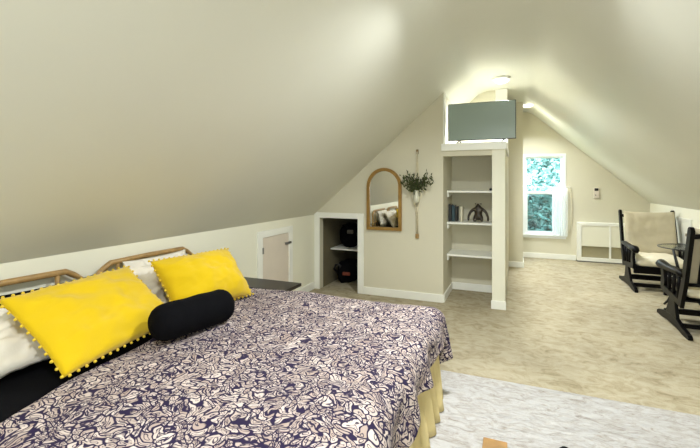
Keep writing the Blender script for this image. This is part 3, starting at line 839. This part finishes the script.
MB().box(1.388, 1.452, YB-.033, YB-.027, 1.35, 1.40, .003).build('display', M['blackplastic'], th)
MB().box(1.395, 1.415, YB-.034, YB-.027, 1.26, 1.28, .003).build('button', M['grey'], th)

# ---------------------------------------------------------------- glider rocking chairs (local: faces -Y)
def make_chair(label):
    t = empty('rocking_chair', (0, 0, 0), label, 'chair', 'black glider rocking chairs', local=True)
    W_ = .335
    for sx in (-1, 1):
        x0, x1 = sorted((sx*W_-.02, sx*W_+.02))
        rn = [(-.46, 0), (-.46, .035), (-.40, .06), (-.18, .10), (.10, .115), (.28, .07), (.44, .045), (.46, .02), (.45, 0), (.30, .0), (.15, .02), (-.15, .02), (-.30, 0)]
        MB().prism(rn, 'x', x0, x1, .004).build('runner', M['blackwood'], t)
        up = [(-.20, .09), (.14, .10), (.10, .20), (.08, .29), (-.06, .29), (-.12, .20)]
        MB().prism(up, 'x', x0+.004, x1-.004, .004).build('upright', M['blackwood'], t)
        # side of the hanging seat with front arm post
        xs = sx*(W_+.0); a, b = sorted((xs-.018, xs+.018))
        MB().prism([(-.30, .30), (.24, .26), (.25, .32), (-.29, .37)], 'x', a, b, .004).build('side_rail', M['blackwood'], t)
        MB().prism([(-.33, .30), (-.25, .30), (-.21, .42), (-.25, .55), (-.34, .55), (-.32, .45), (-.35, .38)], 'x', a, b, .006).build('arm_post', M['blackwood'], t)
        for k in range(3):
            y = -.12+.13*k; MB().tube([(xs, y, .33), (xs, y+.015, .45), (xs, y+.02, .55)], [.014, .021, .014], 8).build('arm_spindle', M['blackwood'], t)
        # scrolled arm
        arm = MB(); pth = [(xs, .30, .585), (xs, .15, .595), (xs, 0, .59), (xs, -.15, .58), (xs, -.28, .585), (xs, -.37, .59), (xs, -.42, .57), (xs, -.43, .54)]
        arm.tube(pth, [.026, .032, .036, .038, .042, .044, .038, .022], 14)
        for v in arm.bm.verts: v.co.x = xs+(v.co.x-xs)*1.15
        arm.build('arm', M['blackwood'], t)
        # back post, flat plank with a rounded top, leaning back
        pl = []; P0, P1 = Vector((.20, .26)), Vector((.47, 1.04)); dr = (P1-P0).normalized(); nn = Vector((-dr.y, dr.x))
        ww = .044
        mid1 = P0.lerp(P1, .35)+nn*(-.02)
        left = [P0+nn*ww, mid1+nn*ww*1.05, P1+nn*ww]; right = [P1-nn*ww, mid1-nn*ww*1.05, P0-nn*ww]
        cap = [P1+nn*ww*math.cos(a)+dr*ww*math.sin(a) for a in (PI/6, PI/3, PI/2, 2*PI/3, 5*PI/6)]
        MB().prism([tuple(p) for p in left+cap+right], 'x', a, b, .004).build('back_post', M['blackwood'], t)
    mb = MB(); mb.box(-W_, W_, -.06, .0, .12, .17, .004); mb.box(-W_, W_, .2, .24, .05, .09, .004); mb.box(-W_, W_, -.30, -.26, .05, .10, .004)
    mb.build('cross_rail', M['blackwood'], t)
    mb = MB(); mb.box(-W_, W_, -.32, -.28, .24, .34, .006); mb.box(-W_, W_, -.28, .22, .31, .325); mb.build('seat_frame', M['blackwood'], t)
    # top rail bowed, lower rail, slats
    mb = MB(); pts = []
    for i in range(13):
        u = -1+2*i/12; pts.append((u*W_, .455+.0, .985+.028*(1-u*u)))
    mb.tube(pts, .024, 10); MB().tube([(-W_, .30, .50), (W_, .30, .50)], .018, 8).build('back_rail', M['blackwood'], t); mb.build('back_rail', M['blackwood'], t)
    for k in range(5):
        x = -.22+.11*k; MB().box(x-.018, x+.018, -.006, .006, 0, .51).build('slat', M['blackwood'], t)
    for o in [q for q in bpy.data.objects if q.parent == t and q.name.startswith('slat')]:
        o.location = (0, .30, .50); o.rotation_euler = (-math.atan2(.155, .49), 0, 0)
    # cushions
    mb, _ = pillow_mesh(.62, .56, .15, 3, ears=.02, wr=.01, n=30, p=6); o = mb.build('seat_cushion', M['seatcream'], t, origin=(0, 0, 0)); o.location = (0, -.04, .395); o.rotation_euler = (.04, 0, 0)
    o['label'] = 'pale cream seat cushion'
    mb, _ = pillow_mesh(.64, .66, .15, 6, ears=.015, wr=.012, n=34, p=7)
    for v in mb.bm.verts: v.co.z += .055*(abs(v.co.x)/.32)**3      # wings curl forward
    o = mb.build('back_cushion', M['cream'], t, origin=(0, 0, 0)); o.location = (0, .30, .74); ang = math.atan2(.155, .49)
    o.rotation_euler = (PI/2-ang, 0, 0); o['label'] = 'cream winged back cushion'
    mb = MB()
    for x in (-.2, .2): mb.tube([(x, .40, .99), (x, .45, 1.02), (x+.01, .48, .97)], .006, 6)
    mb.build('cushion_tie', M['cream'], t)
    return t
ch = make_chair('black rocking chair with cream cushions facing the camera, beside the wall heater')
ch2 = copy_tree(ch)
ch.location = (1.86, 7.0, 0)
ch2.location = (1.87, 5.2, 0.0); ch2.rotation_euler = (0, 0, PI)
ch2['label'] = 'black rocking chair seen from behind, nearest the camera and cropped by the picture edge'

# ---------------------------------------------------------------- side table
tb = empty('side_table', (1.98, 5.95, 0), 'small round glass-topped black table between the two rocking chairs', 'table')
ZTb = .72; TX, TY, TR = 1.93, 5.98, .31
MB().lathe([(TR-.004, 0), (TR-.004, .008)], (TX, TY, ZTb), 48).build('glass_top', M['tableglass'], tb)
mb = MB(); mb.tube([(TX+TR*math.cos(a*PI/24), TY+TR*math.sin(a*PI/24), ZTb+.004) for a in range(48)], .006, 8, closed=True); mb.build('rim', M['blackplastic'], tb)
mb = MB(); mb.tube([(TX+.16*math.cos(a*PI/16), TY+.16*math.sin(a*PI/16), ZTb-.02) for a in range(32)], .010, 8, closed=True); mb.build('apron', M['blackplastic'], tb)
for k in range(3):
    a = PI*(.95+k*2/3); c, s_ = math.cos(a), math.sin(a)
    MB().tube([(TX+.16*c, TY+.16*s_, ZTb-.03), (TX+.11*c, TY+.11*s_, .45), (TX+.13*c, TY+.13*s_, .25), (TX+.21*c, TY+.21*s_, .06), (TX+.25*c, TY+.25*s_, .012)], [.013, .018, .014, .014, .012], 10).build('leg', M['blackplastic'], tb)
MB().lathe([(.1, 0), (.1, .012)], (TX, TY, .27), 24).build('shelf', M['blackplastic'], tb)

# ---------------------------------------------------------------- near the bottom edge of the frame
wb = empty('wooden_box', (-.10, 2.13, .014), 'small tan wooden box on the ivory rug beside the cream bed skirt', 'box')
MB().box(-.155, -.045, 2.01, 2.25, .014, .12, .003).build('body', M['tan'], wb)
MB().box(-.16, -.04, 2.005, 2.255, .12, .14, .003).build('lid', M['tan'], wb)
sl = empty('slipper', (.25, 2.42, .014), 'dark slipper tip on the ivory rug at the bottom edge of the picture', 'slipper')
MB().prism([(.21, 2.29), (.205, 2.40), (.215, 2.48), (.245, 2.515), (.28, 2.50), (.295, 2.45), (.29, 2.37), (.28, 2.29)], 'z', .014, .026, .003).build('sole', M['blackplastic'], sl)
mb = MB(); mb.ball((.25, 2.435, .026), .045, (.92, 1.6, .8)); bmesh.ops.delete(mb.bm, geom=[v for v in mb.bm.verts if v.co.z < .022 or v.co.y < 2.41], context='VERTS')
solid(mb.build('upper', M['black'], sl), .003, -1)

for o in bpy.data.objects:
    if '_local' in o: del o['_local']
